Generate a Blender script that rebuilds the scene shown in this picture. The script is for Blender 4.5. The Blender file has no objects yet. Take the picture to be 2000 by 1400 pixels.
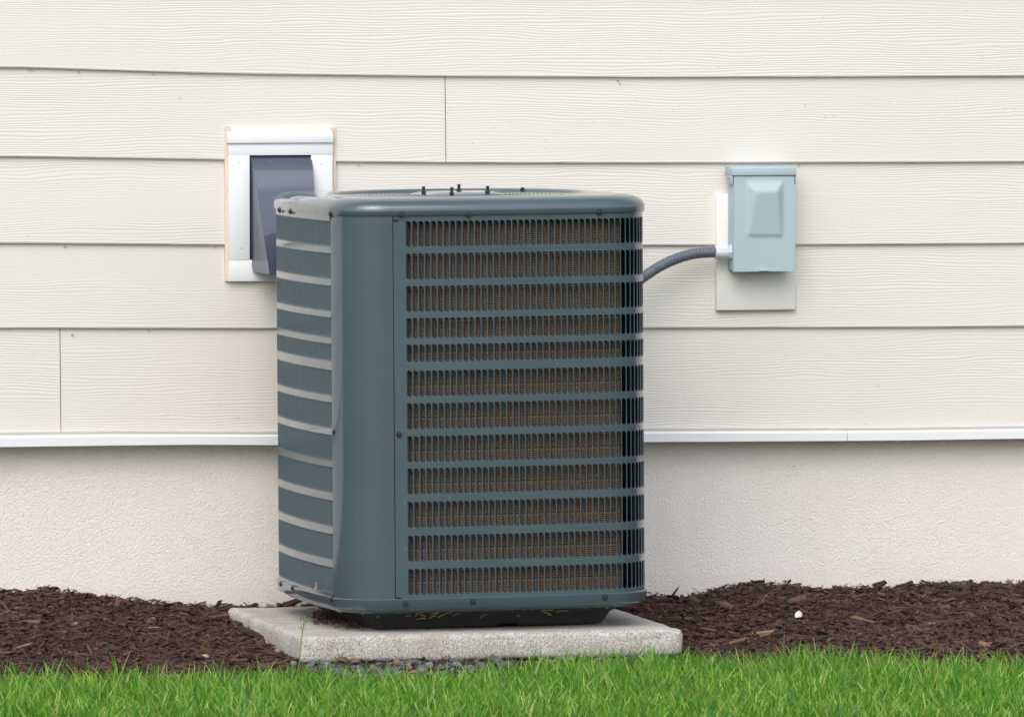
import bpy, bmesh, math, random
import numpy as np
from mathutils import Vector, Matrix, noise as mnoise
random.seed(7)
rng = np.random.default_rng(11)
PI = math.pi
scn = bpy.context.scene
C = scn.collection
T = np.array

# ------------------------------------------------------------------ camera, sky, sun, exposure
FPX = 15200.0                      # focal length in photo pixels (2000 wide)
CAM = T([0.0, -19.0, 1.5575])
PITCH = math.atan(741 / FPX)
cam_d = bpy.data.cameras.new('camera'); cam = bpy.data.objects.new('camera', cam_d); C.objects.link(cam)
cam.location = CAM
cam.rotation_euler = (PI / 2 - PITCH, 0, 0)
cam_d.sensor_width = 36.0
cam_d.lens = 36.0 * FPX / 2000.0
cam_d.clip_start = 0.5
cam_d.clip_end = 2000
cam_d.dof.use_dof = True
cam_d.dof.focus_distance = 18.62
cam_d.dof.aperture_fstop = 16.0
scn.camera = cam

SUN_EL, SUN_AZ = 46, -12           # degrees; sun stands behind the camera, a little to the left
world = bpy.data.worlds.new('World'); scn.world = world; world.use_nodes = True
wn = world.node_tree.nodes; wl = world.node_tree.links
bg = wn['Background']
sky = wn.new('ShaderNodeTexSky'); sky.sky_type = 'NISHITA'; sky.sun_disc = False
sky.sun_elevation = math.radians(SUN_EL); sky.sun_rotation = math.radians(180 - SUN_AZ)
sky.air_density = 1.0; sky.dust_density = 2.5; sky.ozone_density = 1.0
hs = wn.new('ShaderNodeHueSaturation'); hs.inputs['Saturation'].default_value = 0.72
wl.new(sky.outputs[0], hs.inputs['Color']); wl.new(hs.outputs[0], bg.inputs['Color'])
bg.inputs['Strength'].default_value = 0.15
sd = bpy.data.lights.new('sun', 'SUN'); sun = bpy.data.objects.new('sun', sd); C.objects.link(sun)
sd.energy = 0.8; sd.angle = math.radians(60); sd.color = (1.0, 0.985, 0.97)
sun.rotation_euler = (math.radians(90 - SUN_EL), 0, math.radians(SUN_AZ))
sun.location = (-3, -8, 9)
vs = scn.view_settings
vs.view_transform = 'Standard'; vs.look = 'None'; vs.gamma = 1.0; vs.use_curve_mapping = False
vs.exposure = 0.62

# ------------------------------------------------------------------ pixel -> place
_F = T([0, math.cos(PITCH), -math.sin(PITCH)]); _U = T([0, math.sin(PITCH), math.cos(PITCH)])
def ray(x, y): return _F + T([1, 0, 0]) * ((x - 1000) / FPX) + _U * ((700 - y) / FPX)
def on_z(x, y, z):
    d = ray(x, y); return CAM + d * ((z - CAM[2]) / d[2])
def on_y(x, y, Y):
    d = ray(x, y); return CAM + d * ((Y - CAM[1]) / d[1])

WYAW = math.radians(13.5)
WU = T([math.cos(WYAW), math.sin(WYAW), 0]); WN = T([math.sin(WYAW), -math.cos(WYAW), 0])   # along wall, outward
UC = T([-0.131, -0.055, 0.0])                 # middle of the condenser on the slab
WO = UC - WN * 0.585                          # origin of the siding plane
def wp(px, py, d=0.0):
    """photo pixel -> (s, z) on the plane d metres in front of the siding plane"""
    r = ray(px, py); o = WO + WN * d
    P = CAM + r * (np.dot(o - CAM, WN) / np.dot(r, WN))
    return float(np.dot(P - WO, WU)), float(P[2])

# ------------------------------------------------------------------ helpers
def mesh_np(name, V, F, smooth=False):
    me = bpy.data.meshes.new(name)
    me.from_pydata([tuple(v) for v in V], [], [tuple(f) for f in F])
    if smooth: me.polygons.foreach_set('use_smooth', [True] * len(me.polygons))
    me.update(); return me
def fast_mesh(name, V, Q, smooth=False):
    """V (n,3) array, Q (m,k) int array of equal-sized faces"""
    me = bpy.data.meshes.new(name)
    V = np.ascontiguousarray(V, dtype=np.float32); Q = np.ascontiguousarray(Q, dtype=np.int32)
    m, k = Q.shape
    me.vertices.add(len(V)); me.vertices.foreach_set('co', V.ravel())
    me.loops.add(m * k); me.loops.foreach_set('vertex_index', Q.ravel())
    me.polygons.add(m); me.polygons.foreach_set('loop_start', np.arange(0, m * k, k, dtype=np.int32))
    me.polygons.foreach_set('use_smooth', np.full(m, smooth)); me.update(calc_edges=True); return me
def link(name, me, mat=None, parent=None):
    if mat is not None and not me.materials: me.materials.append(mat)
    o = bpy.data.objects.new(name, me); C.objects.link(o)
    if parent is not None: o.parent = parent
    return o
def tag(o, label=None, cat=None, group=None, kind=None):
    if label: o['label'] = label
    if cat: o['category'] = cat
    if group: o['group'] = group
    if kind: o['kind'] = kind
    return o
def thing(name, loc, rot=(0, 0, 0), **k):
    o = bpy.data.objects.new(name, None); C.objects.link(o); o.empty_display_size = 0.1
    o.location = loc; o.rotation_euler = rot; return tag(o, **k)
def wall_thing(name, s0, z0, **k):
    return thing(name, tuple(WO + WU * s0 + T([0, 0, z0])), (0, 0, WYAW), **k)

class MB:
    """collects vertices and faces, then links them as one mesh object"""
    def __init__(s): s.v = []; s.f = []
    def add(s, V, F):
        n = len(s.v); s.v += [tuple(map(float, p)) for p in V]; s.f += [tuple(i + n for i in f) for f in F]
    def prism(s, A, B):
        """closed solid between two equal loops"""
        n = len(A); F = [tuple(range(n))[::-1], tuple(range(n, 2 * n))]
        F += [(i, (i + 1) % n, n + (i + 1) % n, n + i) for i in range(n)]
        s.add(list(A) + list(B), F)
    def box(s, x0, x1, y0, y1, z0, z1):
        s.prism([(x0, y0, z0), (x1, y0, z0), (x1, y1, z0), (x0, y1, z0)], [(x0, y0, z1), (x1, y0, z1), (x1, y1, z1), (x0, y1, z1)])
    def loops(s, L, closed=True, cap0=False, cap1=False):
        n = len(L[0]); V = [p for l in L for p in l]; F = []
        for a in range(len(L) - 1):
            for i in range(n if closed else n - 1):
                j = (i + 1) % n
                F.append((a * n + i, a * n + j, (a + 1) * n + j, (a + 1) * n + i))
        if cap0: F.append(tuple(range(n))[::-1])
        if cap1: F.append(tuple(range((len(L) - 1) * n, len(L) * n)))
        s.add(V, F)
    def tube(s, pts, rad, n=10, cap=True):
        pts = [Vector(p) for p in pts]; L = []
        up = Vector((0, 0, 1))
        for i, p in enumerate(pts):
            t = (pts[min(i + 1, len(pts) - 1)] - pts[max(i - 1, 0)]).normalized()
            a = t.cross(up)
            if a.length < 1e-3: a = t.cross(Vector((1, 0, 0)))
            a.normalize(); b = t.cross(a)
            r = rad[i] if hasattr(rad, '__len__') else rad
            L.append([p + (a * math.cos(2 * PI * k / n) + b * math.sin(2 * PI * k / n)) * r for k in range(n)])
        s.loops(L, True, cap, cap)
    def build(s, name, mat, parent=None, smooth=False, bevel=0, seg=2, recalc=True):
        me = mesh_np(name, s.v, s.f, smooth)
        bm = bmesh.new(); bm.from_mesh(me); recalc and bmesh.ops.recalc_face_normals(bm, faces=bm.faces[:])
        if bevel:
            bmesh.ops.bevel(bm, geom=[e for e in bm.edges if e.is_manifold and e.calc_face_angle(0) > 0.5], offset=bevel,
                            segments=seg, affect='EDGES', profile=0.5, clamp_overlap=True)
            for f in bm.faces: f.smooth = True
        bm.to_mesh(me); bm.free()
        if bevel: me.set_sharp_from_angle(angle=math.radians(50))
        return link(name, me, mat, parent)

# ------------------------------------------------------------------ materials
class NT:
    def __init__(s, name):
        s.m = bpy.data.materials.new(name); s.m.use_nodes = True; s.t = s.m.node_tree; s.n = s.t.nodes
        s.b = s.n['Principled BSDF']
    def l(s, a, b): s.t.links.new(a, b)
    def node(s, ty, **k):
        n = s.n.new(ty)
        for a, b in k.items(): setattr(n, a, b)
        return n
    def coord(s, scale=(1, 1, 1), kind='Object', rnd=False):
        tc = s.node('ShaderNodeTexCoord'); mp = s.node('ShaderNodeMapping'); mp.inputs['Scale'].default_value = scale
        src = tc.outputs[kind]
        if rnd:
            oi = s.node('ShaderNodeObjectInfo'); mu = s.node('ShaderNodeMath', operation='MULTIPLY'); mu.inputs[1].default_value = 37.0
            s.l(oi.outputs['Random'], mu.inputs[0]); ad = s.node('ShaderNodeVectorMath', operation='ADD')
            s.l(src, ad.inputs[0]); s.l(mu.outputs[0], ad.inputs[1]); src = ad.outputs[0]
        s.l(src, mp.inputs['Vector']); return mp.outputs[0]
    def noise(s, vec, scale, detail=4, rough=0.55, dist=0.0):
        n = s.node('ShaderNodeTexNoise'); n.inputs['Scale'].default_value = scale; n.inputs['Detail'].default_value = detail
        n.inputs['Roughness'].default_value = rough; n.inputs['Distortion'].default_value = dist
        if vec is not None: s.l(vec, n.inputs['Vector'])
        return n.outputs[0]
    def ramp(s, fac, stops, interp='LINEAR'):
        r = s.node('ShaderNodeValToRGB'); r.color_ramp.interpolation = interp
        e = r.color_ramp.elements
        while len(e) < len(stops): e.new(0.5)
        for i, (p, c) in enumerate(stops):
            e[i].position = p; e[i].color = (c, c, c, 1) if not hasattr(c, '__len__') else (*c, 1)
        s.l(fac, r.inputs[0]); return r.outputs[0]
    def math(s, op, a, b=None, c=None):
        n = s.node('ShaderNodeMath', operation=op)
        for i, x in enumerate((a, b, c)):
            if x is None: continue
            if hasattr(x, 'links'): s.l(x, n.inputs[i])
            else: n.inputs[i].default_value = x
        return n.outputs[0]
    def mix(s, fac, a, b, mode='MIX'):
        n = s.node('ShaderNodeMix', data_type='RGBA', blend_type=mode)
        for i, x in ((0, fac), (6, a), (7, b)):
            if hasattr(x, 'links'): s.l(x, n.inputs[i])
            elif i == 0: n.inputs[i].default_value = x
            else: n.inputs[i].default_value = (*x, 1)
        return n.outputs[2]
    def bump(s, h, strength, dist):
        b = s.node('ShaderNodeBump'); b.inputs['Strength'].default_value = strength; b.inputs['Distance'].default_value = dist
        s.l(h, b.inputs['Height']); s.l(b.outputs[0], s.b.inputs['Normal']); return b
    def col(s, x):
        if hasattr(x, 'links'): s.l(x, s.b.inputs['Base Color'])
        else: s.b.inputs['Base Color'].default_value = (*x, 1)
    def set(s, **k):
        for a, b in k.items():
            i = s.b.inputs[a.replace('_', ' ')]
            if hasattr(b, 'links'): s.l(b, i)
            else: i.default_value = b
        return s

def m_siding():
    m = NT('siding_paint')
    v = m.coord((1, 1, 1), rnd=True)
    sx = m.node('ShaderNodeSeparateXYZ'); m.l(v, sx.inputs[0])
    vs_ = m.coord((2.2, 2.2, 15), rnd=True); wob = m.noise(vs_, 1.0, 3, 0.5)
    vf = m.coord((9, 9, 40), rnd=True); fine = m.noise(vf, 1.0, 3, 0.6)
    ph = m.math('MULTIPLY_ADD', wob, 40.0, m.math('MULTIPLY', sx.outputs[2], 900.0))
    ph = m.math('MULTIPLY_ADD', fine, 3.2, ph)
    w = m.math('SINE', ph)
    w = m.math('POWER', m.math('MULTIPLY_ADD', w, 0.5, 0.5), 0.7)
    amp = m.ramp(m.noise(m.coord((0.7, 0.7, 9), rnd=True), 1.0, 2), [(0.36, 0.16), (0.56, 1.0)])
    h = m.math('MULTIPLY', w, amp)
    h = m.math('MULTIPLY_ADD', m.noise(m.coord((60, 60, 160)), 1.0, 3), 0.22, h)
    m.bump(h, 0.42, 0.0011)
    big = m.noise(m.coord((1.2, 1.2, 4), rnd=True), 1.0, 3)
    c = m.mix(big, (0.692, 0.658, 0.602), (0.728, 0.698, 0.648))
    spk = m.ramp(m.noise(m.coord((90, 90, 130), rnd=True), 1.0, 2), [(0.24, 1.0), (0.275, 0.0)])
    c = m.mix(m.math('MULTIPLY', spk, 0.45), c, (0.32, 0.20, 0.12))
    m.col(c); m.set(Roughness=0.55); return m.m
def m_stucco():
    m = NT('stucco')
    v = m.coord()
    a = m.noise(v, 230, 4, 0.65); b = m.noise(v, 480, 3, 0.6); big = m.noise(v, 2.2, 4)
    vo = m.node('ShaderNodeTexVoronoi', feature='SMOOTH_F1'); vo.inputs['Scale'].default_value = 210; m.l(v, vo.inputs['Vector'])
    h = m.math('ADD', m.math('MULTIPLY', a, 0.9), m.math('MULTIPLY', vo.outputs['Distance'], -0.5))
    h = m.math('MULTIPLY_ADD', b, 0.3, h)
    m.bump(h, 0.85, 0.0048)
    c = m.mix(m.ramp(a, [(0.35, 0.0), (0.62, 1.0)]), (0.83, 0.77, 0.71), (0.90, 0.865, 0.82))
    c = m.mix(m.ramp(big, [(0.4, 0.0), (0.7, 0.35)]), c, (0.80, 0.74, 0.69))
    # a tan wash with an uneven edge below the trim, a faint splash line above the mulch
    sx = m.node('ShaderNodeSeparateXYZ'); m.l(v, sx.inputs[0])
    hz = m.math('MULTIPLY_ADD', m.noise(v, 5, 4), 0.14, sx.outputs[2])
    c = m.mix(m.ramp(hz, [(0.36, 0.0), (0.52, 0.34)]), c, (0.60, 0.49, 0.37))
    c = m.mix(m.ramp(hz, [(0.02, 0.30), (0.14, 0.0)]), c, (0.58, 0.47, 0.42))
    spk = m.ramp(m.noise(v, 62, 2), [(0.225, 1.0), (0.25, 0.0)])
    c = m.mix(m.math('MULTIPLY', spk, 0.7), c, (0.38, 0.22, 0.12))
    m.col(c); m.set(Roughness=0.9); return m.m
def m_paint(name, base, rough=0.3, coat=0.25, dust=0.0, orange=0.15, back=False):
    m = NT(name); v = m.coord()
    c = base
    if dust:
        big = m.noise(v, 3.0, 5, 0.6)
        c = m.mix(m.ramp(big, [(0.42, 0.0), (0.75, dust)]), base, tuple(min(1, x * 0.5 + 0.13) for x in base))
        vo = m.node('ShaderNodeTexVoronoi'); vo.inputs['Scale'].default_value = 42; m.l(v, vo.inputs['Vector'])
        gate = m.math('GREATER_THAN', m.noise(v, 31, 1), 0.53)
        sz = m.node('ShaderNodeSeparateXYZ'); m.l(v, sz.inputs[0])
        low = m.ramp(sz.outputs[2], [(0.15, 1.0), (0.75, 0.25)])        # splashed-up grit thins out with height
        spk = m.math('MULTIPLY', m.math('MULTIPLY', m.ramp(vo.outputs['Distance'], [(0.035, 1.0), (0.07, 0.0)]), gate), low)
        c = m.mix(m.math('MULTIPLY', spk, 0.8), c, (0.45, 0.42, 0.34))
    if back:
        g = m.node('ShaderNodeNewGeometry'); c = m.mix(g.outputs['Backfacing'], c, (0.012, 0.014, 0.016))   # back faces of the fins turn near-black
    m.col(c); rn = m.noise(v, 14, 5, 0.6)
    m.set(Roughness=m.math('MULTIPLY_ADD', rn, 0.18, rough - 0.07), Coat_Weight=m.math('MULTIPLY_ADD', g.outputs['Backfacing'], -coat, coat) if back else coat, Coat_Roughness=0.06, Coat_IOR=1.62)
    m.bump(m.noise(v, 420, 2), orange, 0.00035)
    return m.m
def m_plain(name, base, rough=0.6, metallic=0.0, var=0.15, bump=0.0, scale=40):
    m = NT(name); v = m.coord()
    n = m.noise(v, scale, 4)
    m.col(m.mix(n, tuple(x * (1 - var) for x in base), tuple(min(1, x * (1 + var)) for x in base)))
    m.set(Roughness=rough, Metallic=metallic)
    if bump: m.bump(n, 0.6, bump)
    return m.m
def m_concrete():
    m = NT('concrete'); v = m.coord()
    a = m.noise(v, 230, 6, 0.85); b = m.noise(v, 9, 5, 0.65); f = m.noise(v, 520, 2)
    c = m.mix(m.ramp(b, [(0.35, 0.0), (0.65, 1.0)]), (0.56, 0.50, 0.41), (0.74, 0.73, 0.70))
    pits = m.ramp(a, [(0.455, 1.0), (0.515, 0.0)])
    c = m.mix(m.math('MULTIPLY', pits, 0.8), c, (0.19, 0.165, 0.13))
    c = m.mix(m.ramp(f, [(0.58, 0.0), (0.7, 0.5)]), c, (0.80, 0.79, 0.76))
    st = m.noise(m.coord((26, 26, 3)), 1.0, 4)
    c = m.mix(m.ramp(st, [(0.55, 0.0), (0.68, 0.30)]), c, (0.33, 0.25, 0.16))
    m.col(c); m.set(Roughness=0.92)
    m.bump(m.math('ADD', a, m.math('MULTIPLY', f, 0.4)), 0.9, 0.0035); return m.m
def m_island(name, stops, rough=0.8, trans=None, bump=0.0, noise_amt=0.25, nscale=60):
    m = NT(name); g = m.node('ShaderNodeNewGeometry')
    c = m.ramp(g.outputs['Random Per Island'], stops)
    n = m.noise(m.coord(), nscale, 3)
    c = m.mix(noise_amt, c, m.ramp(n, [(0.3, 0.25), (0.7, 1.0)]), 'MULTIPLY')
    m.col(c); m.set(Roughness=rough)
    if bump: m.bump(n, 0.8, bump)
    if trans:
        tr = m.node('ShaderNodeBsdfTranslucent'); m.l(m.mix(0.5, c, trans), tr.inputs['Color'])
        mx = m.node('ShaderNodeMixShader'); mx.inputs[0].default_value = 0.42
        out = m.n['Material Output']; m.l(m.b.outputs[0], mx.inputs[1]); m.l(tr.outputs[0], mx.inputs[2]); m.l(mx.outputs[0], out.inputs[0])
    return m.m
def m_coil():
    m = NT('coil_fins'); v = m.coord()
    vz = m.noise(m.coord((700, 700, 5)), 1.0, 2)
    dirt = m.noise(m.coord((55, 55, 14)), 1.0, 4, 0.65)
    c = m.mix(m.ramp(vz, [(0.35, 0.0), (0.65, 1.0)]), (0.105, 0.070, 0.045), (0.26, 0.175, 0.115))
    c = m.mix(m.ramp(dirt, [(0.60, 0.0), (0.80, 0.45)]), c, (0.28, 0.20, 0.13))
    m.col(c); m.set(Roughness=0.6, Metallic=0.0); return m.m
def m_ground(name, a, b, scale):
    m = NT(name); v = m.coord(); n = m.noise(v, scale, 6, 0.7)
    m.col(m.mix(n, a, b)); m.set(Roughness=0.95); m.bump(n, 1.0, 0.01); return m.m

M = dict(
    siding=m_siding(), stucco=m_stucco(), concrete=m_concrete(), coil=m_coil(),
    paint=m_paint('slate_blue_paint', (0.044, 0.075, 0.093), 0.36, 1.0, dust=0.12, orange=0.06),
    fin=m_paint('slate_blue_fins', (0.044, 0.075, 0.095), 0.40, 0.45, dust=0.05, orange=0.06, back=True),
    white=m_paint('white_vinyl', (0.78, 0.79, 0.80), 0.6, 0.0, orange=0.1),
    plate=m_paint('off_white_vinyl', (0.80, 0.78, 0.74), 0.5, 0.0, orange=0.1),
    hood=m_paint('dark_grey_plastic', (0.034, 0.047, 0.078), 0.40, 0.9, dust=0.1),
    box=m_paint('grey_green_enamel', (0.395, 0.50, 0.53), 0.6, 0.0),
    fitting=m_plain('pale_grey_plastic', (0.62, 0.64, 0.68), 0.45, var=0.05),
    tube=m_plain('grey_conduit', (0.105, 0.12, 0.152), 0.40, var=0.08),
    black=m_plain('black_plastic', (0.028, 0.030, 0.030), 0.55, var=0.3, bump=0.0006, scale=60),
    dark=m_plain('dark_interior', (0.008, 0.008, 0.008), 0.9),
    screw=m_plain('dark_zinc', (0.045, 0.05, 0.065), 0.35, metallic=0.75, var=0.2),
    caulk=m_plain('tan_caulk', (0.68, 0.57, 0.47), 0.8, var=0.15, bump=0.001, scale=45),
    cream=m_plain('cream_flashing', (0.78, 0.74, 0.66), 0.6, var=0.03),
    soil=m_ground('mulch_soil', (0.025, 0.014, 0.010), (0.06, 0.034, 0.026), 60),
    lawnsoil=m_ground('lawn_ground', (0.035, 0.065, 0.012), (0.065, 0.12, 0.02), 30),
    chip=m_island('bark_mulch', [(0.0, (0.028, 0.012, 0.009)), (0.4, (0.066, 0.028, 0.020)), (0.8, (0.115, 0.052, 0.038)), (0.975, (0.155, 0.078, 0.055)), (0.993, (0.24, 0.13, 0.07)), (1.0, (0.34, 0.23, 0.14))], 0.85, bump=0.002, noise_amt=0.5, nscale=220),
    stone=m_island('gravel_stone', [(0.0, (0.055, 0.06, 0.07)), (0.5, (0.12, 0.127, 0.145)), (0.78, (0.19, 0.19, 0.195)), (0.86, (0.17, 0.10, 0.07)), (1.0, (0.26, 0.20, 0.12))], 0.8, bump=0.002, noise_amt=0.35, nscale=120),
    grass=m_island('grass_blades', [(0.0, (0.024, 0.12, 0.014)), (0.3, (0.065, 0.30, 0.028)), (0.58, (0.21, 0.47, 0.045)), (0.85, (0.42, 0.62, 0.10)), (0.965, (0.50, 0.62, 0.16)), (1.0, (0.46, 0.42, 0.16))], 0.42, trans=(0.32, 0.60, 0.04), noise_amt=0.42, nscale=14),
    seed=m_island('seed_head', [(0.0, (0.13, 0.32, 0.03)), (1.0, (0.36, 0.50, 0.09))], 0.6, trans=(0.2, 0.42, 0.04)),
    straw=m_plain('dry_straw', (0.42, 0.31, 0.16), 0.8, var=0.3),
    whitestone=m_plain('pale_rock', (0.62, 0.60, 0.52), 0.85, var=0.15, bump=0.003, scale=70),
    greystone=m_plain('blue_grey_rock', (0.20, 0.215, 0.24), 0.85, var=0.2, bump=0.003, scale=70),
    leaf=m_plain('dead_leaf', (0.42, 0.30, 0.20), 0.8, var=0.3),
)

# ------------------------------------------------------------------ the ground
LAWN_Z = -0.078
_lb = T([on_z(x, y, LAWN_Z)[:2] for x, y in ((-900, 1340), (0, 1342), (200, 1340), (420, 1336), (600, 1338), (700, 1344), (900, 1336), (1000, 1326), (1150, 1308), (1350, 1298), (1450, 1318), (1560, 1300), (1720, 1312), (2000, 1310), (2900, 1310))])
def lawn_edge(X): return np.interp(X, _lb[:, 0], _lb[:, 1])
_fd = -0.030                                   # foundation face sits behind the siding plane
_wf = T([wp(x, y, _fd) for x, y in ((-900, 1160), (0, 1158), (100, 1152), (200, 1166), (260, 1177), (330, 1181), (440, 1187), (560, 1185), (900, 1178), (1270, 1166), (1310, 1168), (1370, 1158), (1440, 1142), (1550, 1142), (1585, 1150), (1660, 1148), (1720, 1150), (1800, 1142), (2000, 1140), (2900, 1140))])
def wall_y(X):
    o = WO + WN * _fd
    return o[1] + (X - o[0]) * math.tan(WYAW)
def wall_foot(X): return np.interp((X - WO[0]) / math.cos(WYAW), _wf[:, 0], _wf[:, 1])
def fnoise(X, Y, s):                           # cheap smooth value noise
    return (np.sin(X * 1.7 * s + 1.3 * np.sin(Y * 1.1 * s)) + np.sin(Y * 2.3 * s + 2.1 * np.sin(X * 0.9 * s + 1)) + np.sin((X + Y) * 3.1 * s + 0.7)) / 3
def ground_z(X, Y):
    X = np.asarray(X, float); Y = np.asarray(Y, float)
    e = lawn_edge(X); w = wall_y(X); t = np.clip((Y - e) / (w - e), 0, 1)
    z = LAWN_Z + (wall_foot(X) - LAWN_Z) * (t ** 1.35)
    near = np.clip((2.6 - np.abs(X)) / 0.5, 0, 1)
    z = z + near * np.where(t > 0, (0.004 * fnoise(X, Y, 14) + 0.003 * fnoise(X, Y, 37)) * np.minimum(1, t * 5), 0)
    return z
def axis(lo, hi, step, far):
    a = list(np.arange(lo, hi + 1e-6, step)); d = step; x = a[-1]
    while x < far: d *= 1.5; x += d; a.append(x)
    d = step; x = a[0]; b = []
    while x > -far: d *= 1.5; x -= d; b.append(x)
    return T(b[::-1] + a)
gx = axis(-2.6, 2.6, 0.025, 400); gy = axis(-2.2, 1.4, 0.025, 400)
GX, GY = np.meshgrid(gx, gy, indexing='ij'); GZ = ground_z(GX, GY)
n1, n2 = len(gx), len(gy)
idx = np.arange(n1 * n2).reshape(n1, n2)
Q = np.stack([idx[:-1, :-1], idx[1:, :-1], idx[1:, 1:], idx[:-1, 1:]], -1).reshape(-1, 4)
me = fast_mesh('ground', np.stack([GX, GY, GZ], -1).reshape(-1, 3), Q, True)
me.materials.append(M['soil']); me.materials.append(M['lawnsoil'])
cx = GX.reshape(-1)[Q].mean(1); cy = GY.reshape(-1)[Q].mean(1)
me.polygons.foreach_set('material_index', (cy < lawn_edge(cx) - 0.01).astype(np.int32))
tag(link('ground', me), kind='structure')

# ------------------------------------------------------------------ the house wall: lapped boards, trim, foundation
house = wall_thing('house_wall', 0, 0, label='cream house wall of lapped wood-grain boards with white trim above a rough stucco foundation', cat='wall')
def line(pts, d=0.0):
    a = T([wp(x, y, d) for x, y in pts]); return a
def ext(a, lo=-5.0, hi=5.0):
    return np.vstack([[lo, a[0, 1]], a, [hi, a[-1, 1]]])
L1 = ext(line([(34, 132), (300, 140.5), (480, 145), (870, 149.5), (1260, 151.5), (1860, 149.5)], 0.012))
L2 = ext(line([(34, 306), (200, 308.5), (436, 312), (660, 316), (870, 318), (1260, 318.5), (1860, 317)], 0.012))
L3 = ext(line([(34, 475), (440, 478.5), (900, 479), (1255, 479), (1400, 479), (1860, 476.5)], 0.012))
L4 = ext(line([(34, 640.5), (540, 641.5), (1255, 640.5), (1860, 638.5)], 0.012))
L5 = ext(line([(202, 843.5), (540, 844.5), (1265, 838), (1720, 837)], 0.012))
LINES = [L1, L2, L3, L4, L5]
def zline(i, s):
    if i >= 0: return np.interp(s, LINES[i][:, 0], LINES[i][:, 1])
    return np.interp(s, L1[:, 0], L1[:, 1]) * (1 - 0.02 * 0) + 0.213 * (-i)
def board(i, s0, s1):
    """board whose lower edge is line i; leans out at the bottom, tucks behind the one above"""
    S = np.linspace(s0, s1, max(3, int((s1 - s0) / 0.12)))
    L = []
    for s in S:
        zb = zline(i, s); zt = zline(i - 1, s) + 0.022
        h = zt - zb
        L.append([(s, -0.0125, zb + 0.0025), (s, -0.0115, zb), (s, -0.0025, zb), (s, 0.006, zt), (s, -0.001, zt), (s, -0.0122, zb + 0.006), (s, -0.0127, zb + 0.0045)])
    mb = MB(); mb.loops([l[::-1] for l in L], True, True, True)
    return mb.build('siding_board', M['siding'], house)
SEAM = 0.0022
jA = wp(871, 230, 0.012)[0]; jB = wp(118.5, 652, 0.012)[0]
for i in range(-7, 0): board(i, -5, (1.1, -0.9, 2.1)[i % 3] - SEAM / 2); board(i, (1.1, -0.9, 2.1)[i % 3] + SEAM / 2, 5)
board(0, -5, 5)
board(1, -5, jA - SEAM / 2); board(1, jA + SEAM / 2, 5)
board(2, -5, 5); board(3, -5, 5)
board(4, -5, jB - SEAM / 2); board(4, jB + SEAM / 2, 5)
mb = MB(); mb.box(-5, 5, 0.012, 0.16, 0.50, 2.9); mb.build('sheathing', M['dark'], house)
# starter strip seen between the lowest board and the white trim
def strip(name, top, bot, d0, d1, s0, s1, mat, bev=0.0):
    S = np.linspace(s0, s1, 30); L = []
    for s in S:
        zt = np.interp(s, top[:, 0], top[:, 1]); zb = np.interp(s, bot[:, 0], bot[:, 1])
        if bev: L.append([(s, -d1, zb + 0.001), (s, -d1 + 0.001, zb), (s, -d0, zb), (s, -d0, zt + 0.003), (s, -d1 + 0.004, zt + 0.002), (s, -d1 + 0.001, zt), (s, -d1, zt - 0.002)])
        else: L.append([(s, -d1, zb), (s, -d0, zb), (s, -d0, zt), (s, -d1, zt)])
    mb = MB(); mb.loops([l[::-1] for l in L], True, True, True); return mb.build(name, mat, house)
TT = ext(line([(202, 851), (540, 851), (1265, 845), (1720, 843.5)], 0.03))
TB = ext(line([(202, 870.5), (400, 868.5), (540, 869.5), (1265, 863.5), (1720, 861)], 0.03))
strip('starter_strip', TT + T([0, 0.03]), TT, -0.02, 0.005, -5, 5, M['cream'])
jT = wp(1655, 853, 0.03)[0]
strip('trim_board', TT, TB, -0.02, 0.030, -5, jT - 0.001, M['white'], 1)
strip('trim_board', TT, TB, -0.02, 0.0288, jT + 0.001, 5, M['white'], 1)
mb = MB(); mb.box(-5, 5, 0.030, 0.25, -0.35, float(TB[:, 1].min()) + 0.012); mb.build('foundation', M['stucco'], house)

for x, y, q_ in ((57, 135, .0022), (63, 137, .0014), (154, 141, .0016), (300, 145, .0018), (127, 481, .0020), (290, 645, .0018), (141, 653, .0020), (1207, 157, .0018), (1211, 164, .0012), (1560, 322, .0013), (420, 482, .0012), (700, 322, .0014)):
    sx_, zx_ = wp(x, y, 0.006); mb = MB(); mb.tube([(sx_, 0.004, zx_), (sx_, -0.0095, zx_ - 0.0004)], q_, 7); mb.build('nail_head', M['leaf'], house)

# ------------------------------------------------------------------ exhaust vent in its white frame
sv, zv = wp(548, 548, 0.02)
vent = wall_thing('exhaust_vent', sv, zv, label='dark grey slanted exhaust hood in a white caulked frame, left of the condenser', cat='vent')
def vp(x, y, d): s, z = wp(x, y, d); return (s - sv, -d, z - zv)
def vslab(mb, x0, y0, x1, y1, d0, d1):
    """upright slab whose FRONT face (at d1) fills the photo rectangle"""
    a = vp(x0, y0, d1); b = vp(x1, y1, d1)
    mb.box(a[0], b[0], -d1, -d0, b[2], a[2])
def vpart(name, x0, y0, x1, y1, d0, d1, mat, bev=0.0008, parent=vent):
    mb = MB(); vslab(mb, x0, y0, x1, y1, d0, d1); return mb.build(name, mat, parent, bevel=bev)
FD = 0.024
vpart('frame_rail', 447, 279.5, 650, 303, 0.0, FD, M['white'])
vpart('frame_stile', 447, 303.3, 488, 508, 0.0, FD, M['white'])
vpart('frame_stile', 608, 303.3, 650, 508, 0.0, FD, M['white'])
vpart('frame_rail', 447.3, 508.4, 650, 548, 0.0, FD - 0.001, M['white'])
a = vp(445, 264, 0.030); b = vp(651, 279, 0.030)
mb = MB(); yb_ = -0.006
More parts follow.
